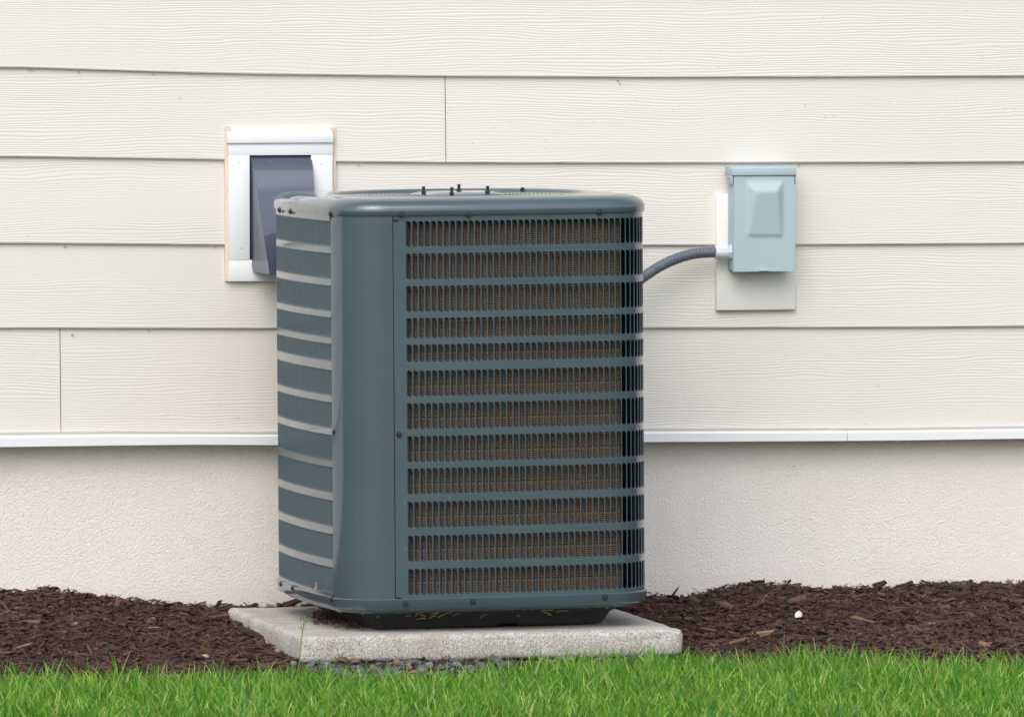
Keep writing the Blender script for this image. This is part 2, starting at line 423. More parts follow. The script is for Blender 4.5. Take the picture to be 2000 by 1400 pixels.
mb.prism([(a[0], -0.030, b[2]), (a[0], yb_, b[2]), (a[0], yb_, a[2] + 0.012), (a[0], -0.027, a[2] + 0.0015), (a[0], -0.030, a[2])],
         [(b[0], -0.030, b[2]), (b[0], yb_, b[2]), (b[0], yb_, a[2] + 0.012), (b[0], -0.027, a[2] + 0.0015), (b[0], -0.030, a[2])])
mb.build('drip_cap', M['white'], vent, bevel=0.0007)
vpart('flashing', 451, 248, 645, 262, 0.0, 0.0145, M['cream'], 0.0005)
vpart('backing', 486, 301, 610, 510, 0.0135, 0.0142, M['dark'], 0)
def caulk(x0, y0, x1, y1, d1):
    mb = MB(); n = 24; tall = abs(y1 - y0) > abs(x1 - x0); L = []
    for k in range(n + 1):
        t = k / n; w0, w1 = random.uniform(-0.7, 0.7), 0.0
        if tall: a_, b_ = vp(x0 + w0, y0 + (y1 - y0) * t, d1), vp(x1, y0 + (y1 - y0) * t, d1)
        else: a_, b_ = vp(x0 + (x1 - x0) * t, y0 + w0 * 0.6, d1), vp(x0 + (x1 - x0) * t, y1, d1)
        L.append([(a_[0], 0.008, a_[2]), (a_[0], -d1 + 0.001, a_[2]), ((a_[0] + b_[0]) / 2, -d1 - 0.0004 * random.random(), (a_[2] + b_[2]) / 2), (b_[0], -d1, b_[2]), (b_[0], 0.008, b_[2])])
    mb.loops(L, True, True, True); return mb.build('caulk_bead', M['caulk'], vent, smooth=False)
caulk(439.5, 249, 447, 549, 0.0145); caulk(650.4, 250, 656, 560, 0.0145); caulk(444, 247, 451, 258, 0.0165); caulk(645.3, 249, 653, 259, 0.0165)
for x, y in ((468, 318), (628, 321), (472, 485.5)):
    mb = MB(); p = vp(x, y, FD); mb.tube([(p[0], -FD + 0.001, p[2]), (p[0], -FD - 0.0004, p[2])], 0.0016, 8); mb.build('nail_head', M['tube'], vent)
# hood: curved lip at the top, long slanted face, two cheeks
prof = [(304.5, 0.016), (309, 0.020), (316, 0.027), (326, 0.036), (338, 0.045), (376, 0.0625), (447, 0.096), (533, 0.136), (536, 0.137)]
lf, rt = [], []
sl0 = wp(488.8, 303, 0.016)[0] - sv; sr0 = wp(607.5, 303, 0.016)[0] - sv
for y, d in prof:
    z = wp(548, y, d)[1] - zv; k = (d - 0.016) / 0.12
    lf.append((sl0 + 0.024 * k, -d, z)); rt.append((sr0 - 0.004 * k, -d, z))
mb = MB(); mb.loops([lf, rt], False)
zb = lf[-1][2]
cheekL = lf + [(sl0 + 0.004, -0.030, zb + 0.004), (sl0 + 0.0015, -0.016, zb + 0.03)]
cheekR = rt + [(sr0 - 0.002, -0.030, zb + 0.004), (sr0 - 0.001, -0.016, zb + 0.03)]
mb.build('hood_face', M['hood'], vent, smooth=True)
for nm, ck, sg in (('hood_cheek', cheekL, 1), ('hood_cheek', cheekR, -1)):
    mb = MB(); n = len(ck); mid = (ck[6][0] - 0.004 * sg, -0.062, ck[6][2] - 0.02)
    mb.add(ck + [mid], [(i, (i + 1) % n, n) for i in range(n)]); o = mb.build(nm, M['hood'], vent)
    so = o.modifiers.new('thick', 'SOLIDIFY'); so.thickness = 0.002; so.offset = 0
mb = MB(); mb.add([lf[-1], rt[-1], cheekR[-2], cheekL[-2]], [(0, 1, 2, 3)]); mb.build('hood_bottom', M['hood'], vent)

# ------------------------------------------------------------------ mounting board, disconnect box, conduit
sb, zb0 = wp(1476, 605, 0.02)
plate = wall_thing('mounting_board', sb, zb0, label='plain off-white mounting board on the siding behind the grey-green switch box', cat='board')
def bp(x, y, d): s, z = wp(x, y, d); return (s - sb, -d, z - zb0)
PD = 0.026
a = bp(1400, 379, PD); b = bp(1554, 605, PD)
mb = MB(); mb.box(a[0], b[0], -PD, 0.0, b[2], a[2]); mb.build('board_face', M['plate'], plate, bevel=0.0022)
e_ = wp(1492, 530, 0.09)
box = wall_thing('switch_box', e_[0], e_[1], label='small grey-green metal electrical switch box with an embossed cover, right of the condenser', cat='electrical box')
def xp(x, y, d): s, z = wp(x, y, d); return (s - e_[0], -d, z - e_[1])
BD = 0.088
a = xp(1433, 344, BD); b = xp(1551, 530, BD)
mb = MB(); mb.box(a[0] + 0.002, b[0] - 0.002, -BD + 0.004, -PD - 0.0005, b[2] + 0.003, a[2] + 0.008); mb.build('box_body', M['box'], box, bevel=0.0015)
# cover: a sheet with side flanges, plus the pressed wedge
nx, nz = 34, 52
V = []
for iz in range(nz + 1):
    for ix in range(nx + 1):
        px = 1433 + 118 * ix / nx; py = 344 + 186 * iz / nz
        t = (py - 352) / (463 - 352); h = 0
        if 0 < t < 1:
            xl = 1456.5; xr = 1530.5
            top = min(1, t / 0.21); side = 17 * (1 - max(0, t - 0.21) / 0.79 * 0.62)
            up = 1 - max(0, t - 0.2) / 0.8 * 0.80
            end = min(1, (1 - t) / 0.035)
            sd_ = min(1, max(0, (px - xl) / side), 1); sr_ = min(1, max(0, (xr - px) / side))
            k = min(top, sd_, sr_, end); k = k * k * (3 - 2 * k) * 0.5 + k * 0.5
            h = 0.017 * up * k
        q = xp(px, py, BD); V.append((q[0], -BD - 0.002 - h, q[2]))
F = [(i * (nx + 1) + j, i * (nx + 1) + j + 1, (i + 1) * (nx + 1) + j + 1, (i + 1) * (nx + 1) + j) for i in range(nz) for j in range(nx)]
mb = MB(); mb.add(V, F); o = mb.build('cover', M['box'], box, smooth=True)
mb = MB(); mb.box(a[0], a[0] + 0.0015, -BD - 0.0015, -BD + 0.016, b[2], a[2]); mb.box(b[0] - 0.0015, b[0], -BD - 0.0015, -BD + 0.016, b[2], a[2])
mb.box(a[0] + 0.0016, b[0] - 0.0016, -BD - 0.0015, -BD + 0.012, b[2], b[2] + 0.0014); mb.build('cover_flange', M['box'], box)
a2 = xp(1431, 328.5, BD + 0.006); b2 = xp(1555.5, 342.5, BD + 0.006); c2 = xp(1431, 361, BD + 0.006)
mb = MB(); mb.prism([(a2[0], -BD - 0.006, b2[2]), (a2[0], -BD - 0.006, a2[2]), (a2[0], -0.02, a2[2] + 0.004), (a2[0], -0.02, b2[2])],
                    [(b2[0], -BD - 0.006, b2[2]), (b2[0], -BD - 0.006, a2[2]), (b2[0], -0.02, a2[2] + 0.004), (b2[0], -0.02, b2[2])])
mb.build('box_cap', M['box'], box, bevel=0.0012)
for x0_, x1_, dd in ((a2[0], a2[0] + 0.0016, 0.05), (b2[0] - 0.0016, b2[0], 0.04)):
    mb = MB(); mb.box(x0_, x1_, -BD - 0.003, -BD + dd, c2[2], b2[2] - 0.0003); mb.build('cap_flap', M['box'], box, bevel=0.0005)
q = xp(1492, 528, BD + 0.004); mb = MB()
arc = [(q[0] + 0.0125 * math.cos(t), 0, q[2] - 0.0015 + 0.006 * math.sin(t)) for t in np.linspace(0, PI, 12)]
mb.prism([(x, -BD - 0.0075, z) for x, _, z in arc], [(x, -BD - 0.0025, z) for x, _, z in arc]); mb.build('latch_tab', M['box'], box, bevel=0.0006)
q = xp(1424.5, 349, 0.06); mb = MB(); mb.tube([(a2[0] + 0.001, -0.062, q[2]), (a2[0] - 0.0012, -0.062, q[2])], 0.002, 8); mb.build('rivet', M['screw'], box)

c0 = wp(1420, 493, 0.058)
cond = wall_thing('conduit', c0[0], c0[1], label='grey ribbed flexible conduit with a white connector running from the switch box to the condenser', cat='conduit')
def cp(x, y, d): s, z = wp(x, y, d); return Vector((s - c0[0], -d, z - c0[1]))
ctl = [cp(1404, 492.5, 0.058), cp(1385, 493, 0.058), cp(1358, 495.5, 0.062), cp(1325, 504, 0.072), cp(1288, 521, 0.088), cp(1250, 546, 0.108), cp(1225, 565, 0.13), cp(1190, 595, 0.16), cp(1150, 640, 0.21)]
pts = []
for i in range(len(ctl) - 1):
    p0 = ctl[max(0, i - 1)]; p1 = ctl[i]; p2 = ctl[i + 1]; p3 = ctl[min(len(ctl) - 1, i + 2)]
    n = max(2, int((p2 - p1).length / 0.0014))
    for k in range(n):
        t = k / n
        pts.append(0.5 * ((2 * p1) + (p2 - p0) * t + (2 * p0 - 5 * p1 + 4 * p2 - p3) * t * t + (3 * p1 - p0 - 3 * p2 + p3) * t ** 3))
rad = []; acc = 0
for i, p in enumerate(pts):
    if i: acc += (p - pts[i - 1]).length
    ph = (acc % 0.0105) / 0.0105; rad.append(0.0136 - (0.0024 if ph > 0.80 else 0.0006 * abs(ph - 0.4)))
mb = MB(); mb.tube(pts, rad, 18); mb.build('flexible_tube', M['tube'], cond, smooth=True)
def lathe(mb, p, q, prof, n=20, flat=None):
    p = Vector(p); q = Vector(q); L = []
    t = (q - p).normalized(); a_ = t.cross(Vector((0, 0, 1))).normalized(); b_ = t.cross(a_)
    for f, r in prof:
        c = p + (q - p) * f; L.append([c + (a_ * math.cos(2 * PI * k / n) + b_ * math.sin(2 * PI * k / n)) * (r * (flat(k) if flat else 1)) for k in range(n)])
    mb.loops(L, True, True, True)
mb = MB(); lathe(mb, cp(1396, 492.5, 0.058), cp(1420, 492.5, 0.058), [(0, 0.0145), (0.02, 0.0168), (0.3, 0.0182), (0.9, 0.0186), (1, 0.0178)], 24, lambda k: 1.0 if k % 4 < 3 else 0.955)
mb.build('connector', M['fitting'], cond)
mb = MB(); lathe(mb, cp(1420.2, 492.5, 0.058), cp(1431, 492.5, 0.058), [(0, 0.0155), (0.3, 0.0155), (0.32, 0.0192), (0.95, 0.0192), (1.0, 0.0175)], 8)
mb.build('locknut', M['fitting'], cond)

# ------------------------------------------------------------------ concrete slab
pad_c = T([-0.147, -0.062]); PYAW = math.radians(13.4); PW, PDp, PT = 0.94, 0.885, 0.064
bm = bmesh.new(); bmesh.ops.create_cube(bm, size=1.0)
for v in bm.verts: v.co = Vector((v.co.x * PW, v.co.y * PDp, (v.co.z - 0.5) * PT))
bmesh.ops.bevel(bm, geom=[e for e in bm.edges], offset=0.013, segments=3, affect='EDGES', profile=0.5)
for _ in range(5):
    lo = [e for e in bm.edges if e.calc_length() > 0.02]
    if not lo: break
    bmesh.ops.subdivide_edges(bm, edges=lo, cuts=1, use_grid_fill=True)
bmesh.ops.triangulate(bm, faces=[f for f in bm.faces if len(f.verts) > 4])
bm.normal_update()
for v in bm.verts:
    n = mnoise.noise(v.co * 22) * 0.0022 + mnoise.noise(v.co * 90) * 0.0011 + mnoise.noise(v.co * 4) * 0.002
    if v.co.z > -0.004 and abs(v.co.x) < PW / 2 - 0.03 and abs(v.co.y) < PDp / 2 - 0.03: n = min(n, 0.0) * 0.5
    v.co += v.normal * n
for f in bm.faces: f.smooth = True
me = bpy.data.meshes.new('concrete_slab'); bm.to_mesh(me); bm.free()
slab = link('concrete_slab', me, M['concrete'])
slab.location = (pad_c[0], pad_c[1], 0); slab.rotation_euler = (0, 0, PYAW)
tag(slab, 'rough pale concrete slab with worn edges under the condenser', 'concrete slab')

# ------------------------------------------------------------------ the condenser
UYAW = math.radians(15.0); BETA = math.radians(5.0); LS = 0.557; RC = 0.12
TILT = -0.007
unit = thing('air_conditioner', tuple(UC + T([0.0045, 0, 0.0])), (0, TILT, UYAW), label='slate blue outdoor air conditioner condenser with louvered sides standing on the slab', cat='air conditioner')
AR = RC * (PI / 2 - 2 * BETA)
def outline():
    """walks front (s from 0), right corner, right side ... back to the start; returns arrays s, x, y, heading"""
    ds = 0.0005; s = 0; x = y = 0; h = -BETA; out = []
    for side in range(4):
        n = int(round(LS / ds)); d = LS / n
        for k in range(n):
            out.append((s, x, y, h)); hm = h + BETA * 2 / n / 2; x += math.cos(hm) * d; y += math.sin(hm) * d; h += 2 * BETA / n; s += d
        n = int(round(AR / ds)); d = AR / n; tot = PI / 2 - 2 * BETA
        for k in range(n):
            out.append((s, x, y, h)); hm = h + tot / n / 2; x += math.cos(hm) * d; y += math.sin(hm) * d; h += tot / n; s += d
    out.append((s, x, y, h))
    o = T(out); o[:, 1] -= (o[:, 1].max() + o[:, 1].min()) / 2; o[:, 2] -= (o[:, 2].max() + o[:, 2].min()) / 2
    return o
OUT = outline(); STOT = OUT[-1, 0]
def op(s, off=0.0):
    """point on the outline pushed out by off, and the heading"""
    q = s % STOT; k = 0
    x = np.interp(q, OUT[:, 0], OUT[:, 1]); y = np.interp(q, OUT[:, 0], OUT[:, 2]); h = np.interp(q, OUT[:, 0], OUT[:, 3])
    return x + math.sin(h) * off, y - math.cos(h) * off, h
def uz(y, x=800, Yf=-0.48): return float(on_y(x, y, Yf)[2]) + 0.0012
ROWS = [(uz(a), uz(b)) for a, b in ((431.5, 482.5), (494.5, 546), (558, 609.5), (620.5, 661), (672, 707), (723, 774.5), (786.5, 838.5), (850.5, 902.5), (913.5, 965), (978.5, 1030.5), (1044.5, 1096), (1109.5, 1161))]
ZT = 0.9945; ZB = uz(1169)               # sheet runs between lid and base rim
PITCHS = 0.0153
def srange(s0, s1, step=0.012):
    n = max(1, int(math.ceil((s1 - s0) / step))); return [s0 + (s1 - s0) * k / n for k in range(n + 1)]
def wallstrip(mb, s0, s1, z0, z1, off=0.0, lip0=0.0, lip1=0.0, edge0=0.0, edge1=0.0):
    """sheet of metal between s0..s1, z0..z1; lips turn inwards along its edges"""
    S = srange(s0, s1); L = []
    for s in S:
        l = []
        if lip0: l.append((*op(s, off - lip0)[:2], z0))
        l += [(*op(s, off)[:2], z0), (*op(s, off)[:2], z1)]
        if lip1: l.append((*op(s, off - lip1)[:2], z1))
        L.append(l)
    mb.loops(L, False)
    for s, e in ((s0, edge0), (s1, edge1)):
        if e: mb.add([(*op(s, off)[:2], z0), (*op(s, off - e)[:2], z0), (*op(s, off - e)[:2], z1), (*op(s, off)[:2], z1)], [(0, 1, 2, 3)])
S_SEAM_F = 0.018; S_SEAM_L = -AR + 0.010
F0 = S_SEAM_F + 0.0290; NF = 34                      # first slot; columns on the flat front
NFT = 34 + 12 + 30                                   # continue round the right corner and side
Lend = S_SEAM_L - 0.006; NL = 37; L0 = Lend - NL * PITCHS
LIP = 0.0016
def louvered_panel(name, sa, sb_, s0, n):
    mb = MB(); s1 = s0 + n * PITCHS
    zs = [ZT + 0.012] + [z for r in ROWS for z in r] + [ZB - 0.01]
    wallstrip(mb, sa, s0, ZB - 0.01, ZT + 0.012, edge0=0.004)
    wallstrip(mb, s1, sb_, ZB - 0.01, ZT + 0.012, edge1=0.004)
    for k in range(0, len(zs), 2): wallstrip(mb, s0, s1, zs[k + 1], zs[k], lip0=LIP if k + 2 < len(zs) else 0, lip1=LIP if k > 0 else 0)
    return mb.build(name, M['paint'], unit, smooth=False)
for o in (louvered_panel('front_panel', S_SEAM_F + 0.001, LS * 2 + AR + 0.02, F0, NFT), louvered_panel('side_panel', S_SEAM_L - LS - 0.06, S_SEAM_L - 0.0055, L0, NL)):
    for p in o.data.polygons: p.use_smooth = True
    o.data.set_sharp_from_angle(angle=math.radians(30))
# fins: a flap left of each slot bends inwards; the cut edge has rounded corners
def fin_mesh(h, first=False, r=0.0085, depth=0.0115, wfin=0.62):
    us = [0.0, 0.16, 0.28, 0.43, wfin]
    vsn = [0, r * 0.05, r * 0.2, r * 0.45, r * 0.7, r, h / 2, h - r, h - r * 0.7, h - r * 0.45, h - r * 0.2, h - r * 0.05, h]
    V = []; nu = len(us) + 2
    for z in vsn:
        d = min(z, h - z); fil = 0.0
        if d < r and not first: fil = 0.88 * (r - math.sqrt(max(0, r * r - (r - d) ** 2)))
        endf = min(1.0, d / 0.0036); endf = endf * endf * (3 - 2 * endf)
        V.append((-fil, 0.0016, z)); V.append((-fil, 0.0, z)) if True else None
        for k, u in enumerate(us):
            t = max(0, (u - 0.17) / (wfin - 0.17)); dep = depth * (t ** 1.25) * endf
            V.append((u * PITCHS + (0.0 if k else 0.0002), dep, z))
    n = nu; F = []
    for a in range(len(vsn) - 1):
        for b in range(n - 1):
            F.append((a * n + b, a * n + b + 1, (a + 1) * n + b + 1, (a + 1) * n + b))
    me = mesh_np('louver_fin', V, F, True); me.set_sharp_from_angle(angle=math.radians(45)); me.materials.append(M['fin'])
    return me, V, F
FM = {}
for ri, (zt, zb_) in enumerate(ROWS):
    FM[ri] = (fin_mesh(zt - zb_), fin_mesh(zt - zb_, True))
rest = MB(); left = MB()
def fin_world(mb, ri, first, s):
    x, y, h = op(s); c, sn = math.cos(h), math.sin(h); _, V, F = FM[ri][1 if first else 0]; zb_ = ROWS[ri][1]
    mb.add([(x + c * vx - sn * vy, y + sn * vx + c * vy, zb_ + vz) for vx, vy, vz in V], F)
for ri in range(len(ROWS)):
    for k in range(NFT):
        s = F0 + k * PITCHS
        if k < 25:
            x, y, h = op(s); o = link('louver_fin', FM[ri][1 if k == 0 else 0][0], None, unit)
            o.location = (x, y, ROWS[ri][1]); o.rotation_euler = (0, 0, h)
        else: fin_world(rest, ri, False, s)
    for k in range(NL): fin_world(left, ri, k == 0, L0 + k * PITCHS)
o = rest.build('louver_fin', M['fin'], unit, smooth=True, recalc=False); o['kind'] = 'stuff'; o['label'] = 'louver fins round the right corner'
o.data.set_sharp_from_angle(angle=math.radians(45))
o = left.build('louver_fin', M['fin'], unit, smooth=True, recalc=False); o['kind'] = 'stuff'; o['label'] = 'louver fins of the left side'
o.data.set_sharp_from_angle(angle=math.radians(45))
# plain corner panel with turned edges, plain back
mb = MB(); wallstrip(mb, S_SEAM_L, S_SEAM_F - 0.001, ZB - 0.01, ZT + 0.003, off=0.0022, edge0=0.006, edge1=0.006)
o = mb.build('corner_panel', M['paint'], unit, smooth=True); o.data.set_sharp_from_angle(angle=math.radians(40))
mb = MB(); wallstrip(mb, S_SEAM_L - 0.014, S_SEAM_L + 0.004, ZB - 0.01, ZT + 0.003, off=-0.0042); mb.build('seam_flange', M['paint'], unit)
mb = MB(); wallstrip(mb, LS * 2 + AR + 0.02, STOT + S_SEAM_L - LS - 0.06, ZB - 0.01, ZT + 0.012, off=0.001); mb.build('back_panel', M['paint'], unit, smooth=True)
# dark notches at the corner panel ends
for s, z in ((S_SEAM_L - 0.001, ZT - 0.006), (S_SEAM_F + 0.003, ZT - 0.009), (S_SEAM_F + 0.003, ZB + 0.004), (S_SEAM_L + 0.001, ZB + 0.003)):
    mb = MB(); w = 0.0055 if s > -0.1 else 0.004; S = [s - w * 0.4, s + w * (2.0 if s > -0.1 else 1)]
    hh = 0.0016 if s > -0.1 else 0.004
    A = [(*op(q_, 0.0030)[:2], z - hh) for q_ in S] + [(*op(q_, 0.0030)[:2], z + hh) for q_ in S[::-1]]
    B = [(*op(q_, 0.0005)[:2], z - hh) for q_ in S] + [(*op(q_, 0.0005)[:2], z + hh) for q_ in S[::-1]]
    mb.prism(A, B); mb.build('slot_notch', M['dark'], unit)
# coil: thousands of thin fins crossed by tubes: ridged sheet behind the louvers
cz = []; z = ZB + 0.002
while z < ZT - 0.004: cz.append(z); z += 0.0023
S = srange(L0 - 0.02, LS + 0.043, 0.02); L = []
for i, z in enumerate(cz):
    o_ = -0.0235 - (0.0026 if i % 2 else 0.0) - (0.002 if (i // 2) % 17 == 8 else 0)
    L.append([(*op(s, o_)[:2], z) for s in S])
mb = MB(); mb.loops(L, False); mb.build('coil', M['coil'], unit)
mb = MB(); wallstrip(mb, L0 - 0.02, LS + 0.043, ZB, ZT, off=-0.030, edge1=-0.0105); mb.build('coil_backing', M['dark'], unit)
mb = MB(); Sx = srange(0, STOT, 0.02)[:-1]
mb.loops([[(*op(s, -0.060)[:2], z) for s in Sx] for z in (0.055, 0.99)], True, True, False); mb.build('dark_liner', M['dark'], unit)  # unseen black liner, added to keep the hollow behind the slots dark
# base rim and black plastic base
SR = srange(0, STOT, 0.012)[:-1]
def ringloops(mb, prof, cap1=False, cap0=False): mb.loops([[(*op(s, o_)[:2], z) for s in SR] for o_, z in prof], True, cap0, cap1)
zr = uz(1188.5)
mb = MB(); ringloops(mb, [(-0.004, ZB + 0.001), (0.0035, ZB + 0.0015), (0.0052, ZB), (0.0040, zr + 0.0045), (0.0022, zr + 0.0005), (-0.004, zr - 0.002), (-0.013, zr - 0.005), (-0.014, zr - 0.009), (-0.09, zr - 0.012)])
o = mb.build('base_pan', M['paint'], unit, smooth=True); o.data.set_sharp_from_angle(angle=math.radians(22))
mb = MB(); ringloops(mb, [(-0.050, zr - 0.0105), (-0.060, zr - 0.016), (-0.075, zr - 0.022), (-0.086, 0.030), (-0.098, 0.012), (-0.108, 0.003), (-0.125, 0.0)], cap1=True)
o = mb.build('base_tray', M['black'], unit, smooth=True)
for v in o.data.vertices:                            # feet scallops along the front edge
    if v.co.z < 0.014 and v.co.y < -0.2 and 0.02 < v.co.x < 0.075: v.co.z += 0.007
def screw(s, z, off=0.004, r=0.0066):
    x, y, h = op(s, off); n = Vector((math.sin(h), -math.cos(h), 0)); p = Vector((x, y, z)); mb = MB()
    lathe(mb, p - n * 0.003, p + n * 0.0012, [(0, r * 1.15), (1, r * 1.1)], 14)
    lathe(mb, p + n * 0.0008, p + n * 0.0042, [(0, r * 0.72), (0.85, r * 0.72), (1, r * 0.6)], 6)
    mb.build('screw', M['screw'], unit)
def s_at(px, z=1.0):
    """outline parameter whose projection lies at photo column px (front or left part)"""
    best = None
    for s in np.arange(-AR - LS, LS + AR * 0.6, 0.002):
        x, y, h = op(s, 0.004); X = UC[0] + 0.0045 + x * math.cos(UYAW) - y * math.sin(UYAW) + TILT * z; Y = UC[1] + x * math.sin(UYAW) + y * math.cos(UYAW)
        q = abs(1000 + FPX * X / (Y + 19) - px)
        if best is None or q < best[0]: best = (q, s, X, Y)
    return best
def screw_px(px, py, zz=1.0, **k):
    q, s, X, Y = s_at(px, zz); z = float(on_y(px, py, Y)[2]) + (-TILT) * (-(X - UC[0])); screw(s, z, **k)
for px, py in ((546, 410.5), (567, 413), (646, 418), (784, 419), (915, 418.5), (1171, 414)): screw_px(px, py, 1.0, off=0.005)
for px, py in ((650, 843.5), (779, 848)): screw_px(px, py, 0.5, off=0.001)
for px, py in ((548, 1140), (571, 1148), (648, 1170), (791, 1178), (924, 1174), (1182, 1165)): screw_px(px, py, 0.08, off=0.005)
# lid: rolled edge, flat top with a round opening, wire guard, motor plate
mb = MB()
ringloops(mb, [(-0.003, 0.9965), (0.004, 0.9960), (0.0052, 0.9975), (0.0052, 1.0120), (0.0040, 1.0160), (0.0012, 1.0208), (-0.0035, 1.0258), (-0.0105, 1.0308), (-0.019, 1.0345), (-0.0265, 1.0360), (-0.036, 1.0362)])
loopA = [(*op(s, -0.036)[:2], 1.0366) for s in SR]
ang = [math.atan2(p[1], p[0]) for p in loopA]
def circ(r, z): return [(r * math.cos(t), r * math.sin(t), z) for t in ang]
mb.loops([loopA, circ(0.336, 1.0366), circ(0.331, 1.0385), circ(0.322, 1.0392), circ(0.314, 1.0380), circ(0.309, 1.0335), circ(0.305, 1.022), circ(0.302, 0.99), circ(0.302, 0.93)])
lid = mb.build('lid', M['paint'], unit, smooth=True)
bm = bmesh.new(); bm.from_mesh(lid.data); bmesh.ops.remove_doubles(bm, verts=bm.verts, dist=1e-5); bm.to_mesh(lid.data); bm.free()
lid.data.set_sharp_from_angle(angle=math.radians(55))
mb = MB()
for i in range(24):
    r = 0.075 + i * 0.0098; L = []
    for k in range(72):
        t = 2 * PI * k / 72; zz = 1.031 + 0.003 * (1 - (r / 0.3) ** 2)
        L.append([((r + 0.0016 * math.cos(a)) * math.cos(t), (r + 0.0016 * math.cos(a)) * math.sin(t), zz + 0.0016 * math.sin(a)) for a in (0, PI / 2, PI, 3 * PI / 2)])
    L.append(L[0]); mb.loops(L, True)
for k in range(12):
    t = 2 * PI * k / 12 + 0.1
    mb.tube([(0.07 * math.cos(t), 0.07 * math.sin(t), 1.0315), (0.308 * math.cos(t), 0.308 * math.sin(t), 1.0285)], 0.0025, 6)
mb.build('fan_guard', M['paint'], unit)
mb = MB()
def sq(w, z, n=8):
    o_ = []
    for i in range(4):
        for k in range(n):
            t = PI / 2 * i + PI / 2 * k / (n - 1) if n > 1 else 0
            cx_, cy_ = (w - 0.02) * (1, -1, -1, 1)[i], (w - 0.02) * (1, 1, -1, -1)[i]
            o_.append((cx_ + 0.02 * math.cos(t), cy_ + 0.02 * math.sin(t), z))
    return o_
mb.loops([sq(0.105, 1.0330), sq(0.100, 1.0345), sq(0.082, 1.0395), sq(0.078, 1.0402)], True, True, True)
o = mb.build('motor_plate', M['paint'], unit, smooth=True); o.data.set_sharp_from_angle(angle=math.radians(35))
def stud(X, Y, hgt=0.0155, z0=1.0402):
    dx_, dy_ = X - unit.location.x, Y - unit.location.y; c, s_ = math.cos(UYAW), math.sin(UYAW)
    x, y = c * dx_ + s_ * dy_ + 0.0065, -s_ * dx_ + c * dy_
    mb = MB(); lathe(mb, (x, y, z0 - 0.008), (x, y + 1e-4, z0 + 0.003), [(0, 0.0050), (0.7, 0.0050), (0.72, 0.0068), (1, 0.0066)], 6)
    L = []
    for k in range(12): L.append((z0 + 0.003 + (hgt - 0.003) * k / 11, 0.0036 if k % 2 else 0.0044))
    mb.loops([[(x + r * math.cos(2 * PI * j / 10), y + r * math.sin(2 * PI * j / 10), zz) for j in range(10)] for zz, r in L], True, True, True)
    mb.build('stud', M['screw'], unit)
for px, py, h in ((828, 376, 0.0155), (883, 378, 0.0155), (897, 372.5, 0.0155), (953, 376, 0.0155)):
    p = on_z(px, py, 1.0402); stud(p[0], p[1], h)
p = on_y(1021, 372.5, 0.14); stud(p[0], 0.10, 0.0062, 1.0388)
# dead leaf stuck to the louvers of the left side
q = s_at(611); x, y, h = op(q[1], 0.006)
Pc = on_y(612, 1145, q[3] - 0.01)
leaf = thing('dead_leaf', tuple(Pc), (0.2, 0.1, 0.5), label='small curled dead leaf caught on the lower left side of the condenser', cat='leaf')
V = []; F = []
for i in range(7):
    t = i / 6; w = 0.006 * math.sin(PI * min(1, t * 1.15 + 0.03)) + 0.0005
    for k, u in enumerate((-1, -0.5, 0, 0.5, 1)):
        V.append((u * w + 0.003 * t * t, -0.004 * abs(u) - 0.004 * t, t * 0.022 - 0.009 + 0.001 * u))
F = [(i * 5 + k, i * 5 + k + 1, i * 5 + k + 6, i * 5 + k + 5) for i in range(6) for k in range(4)]
mb = MB(); mb.add(V, F); mb.build('leaf_blade', M['leaf'], leaf, smooth=True)

# ------------------------------------------------------------------ bark mulch
def in_pad(X, Y, m=0.0):
    dx, dy = X - pad_c[0], Y - pad_c[1]; c, s = math.cos(PYAW), math.sin(PYAW)
    u = c * dx + s * dy; v = -s * dx + c * dy
    return (np.abs(u) < PW / 2 + m) & (np.abs(v) < PDp / 2 + m)
def chips(N, X, Y, Z, Lm, Wm, tilt=0.28, lift=0.004):
    """N tapered slivers; returns verts, quads"""
    L = Lm * np.exp(rng.normal(0, 0.5, N)); W = np.minimum(Wm * np.exp(rng.normal(0, 0.45, N)), L * 0.55); H = W * rng.uniform(0.18, 0.5, N)
    a = rng.uniform(0, 2 * PI, N); b = rng.normal(0, tilt, N); r = rng.normal(0, 0.5, N)
    base = T([[-.5, -.28, 0], [.42, -.5, 0], [.5, .3, 0], [-.40, .5, 0], [-.5, -.1, 1], [.40, -.35, 1], [.44, .2, 1], [-.42, .35, 1]])
    P = np.repeat(base[None], N, 0) + rng.normal(0, 0.07, (N, 8, 3)); P[:, :, 2] -= 0.5
    P = P * np.stack([L, W, H], -1)[:, None, :]
    y, z = P[..., 1].copy(), P[..., 2].copy(); cr, sr = np.cos(r)[:, None], np.sin(r)[:, None]
    P[..., 1] = y * cr - z * sr; P[..., 2] = y * sr + z * cr
    x, z = P[..., 0].copy(), P[..., 2].copy(); cb, sb2 = np.cos(b)[:, None], np.sin(b)[:, None]
    P[..., 0] = x * cb + z * sb2; P[..., 2] = -x * sb2 + z * cb
    x, y = P[..., 0].copy(), P[..., 1].copy(); ca, sa = np.cos(a)[:, None], np.sin(a)[:, None]
    P[..., 0] = x * ca - y * sa; P[..., 1] = x * sa + y * ca
    P += np.stack([X, Y, Z + lift * rng.uniform(0, 1, N)], -1)[:, None, :]
    q = T([[0, 3, 2, 1], [4, 5, 6, 7], [0, 1, 5, 4], [1, 2, 6, 5], [2, 3, 7, 6], [3, 0, 4, 7]])
    Fq = (q[None] + (np.arange(N) * 8)[:, None, None]).reshape(-1, 4)
    return P.reshape(-1, 3), Fq
def scatter(N, x0, x1, test, ylo=-1.2, yhi=1.3):
    X = rng.uniform(x0, x1, N * 4); Y = rng.uniform(ylo, yhi, N * 4); k = test(X, Y); return X[k][:N], Y[k][:N]
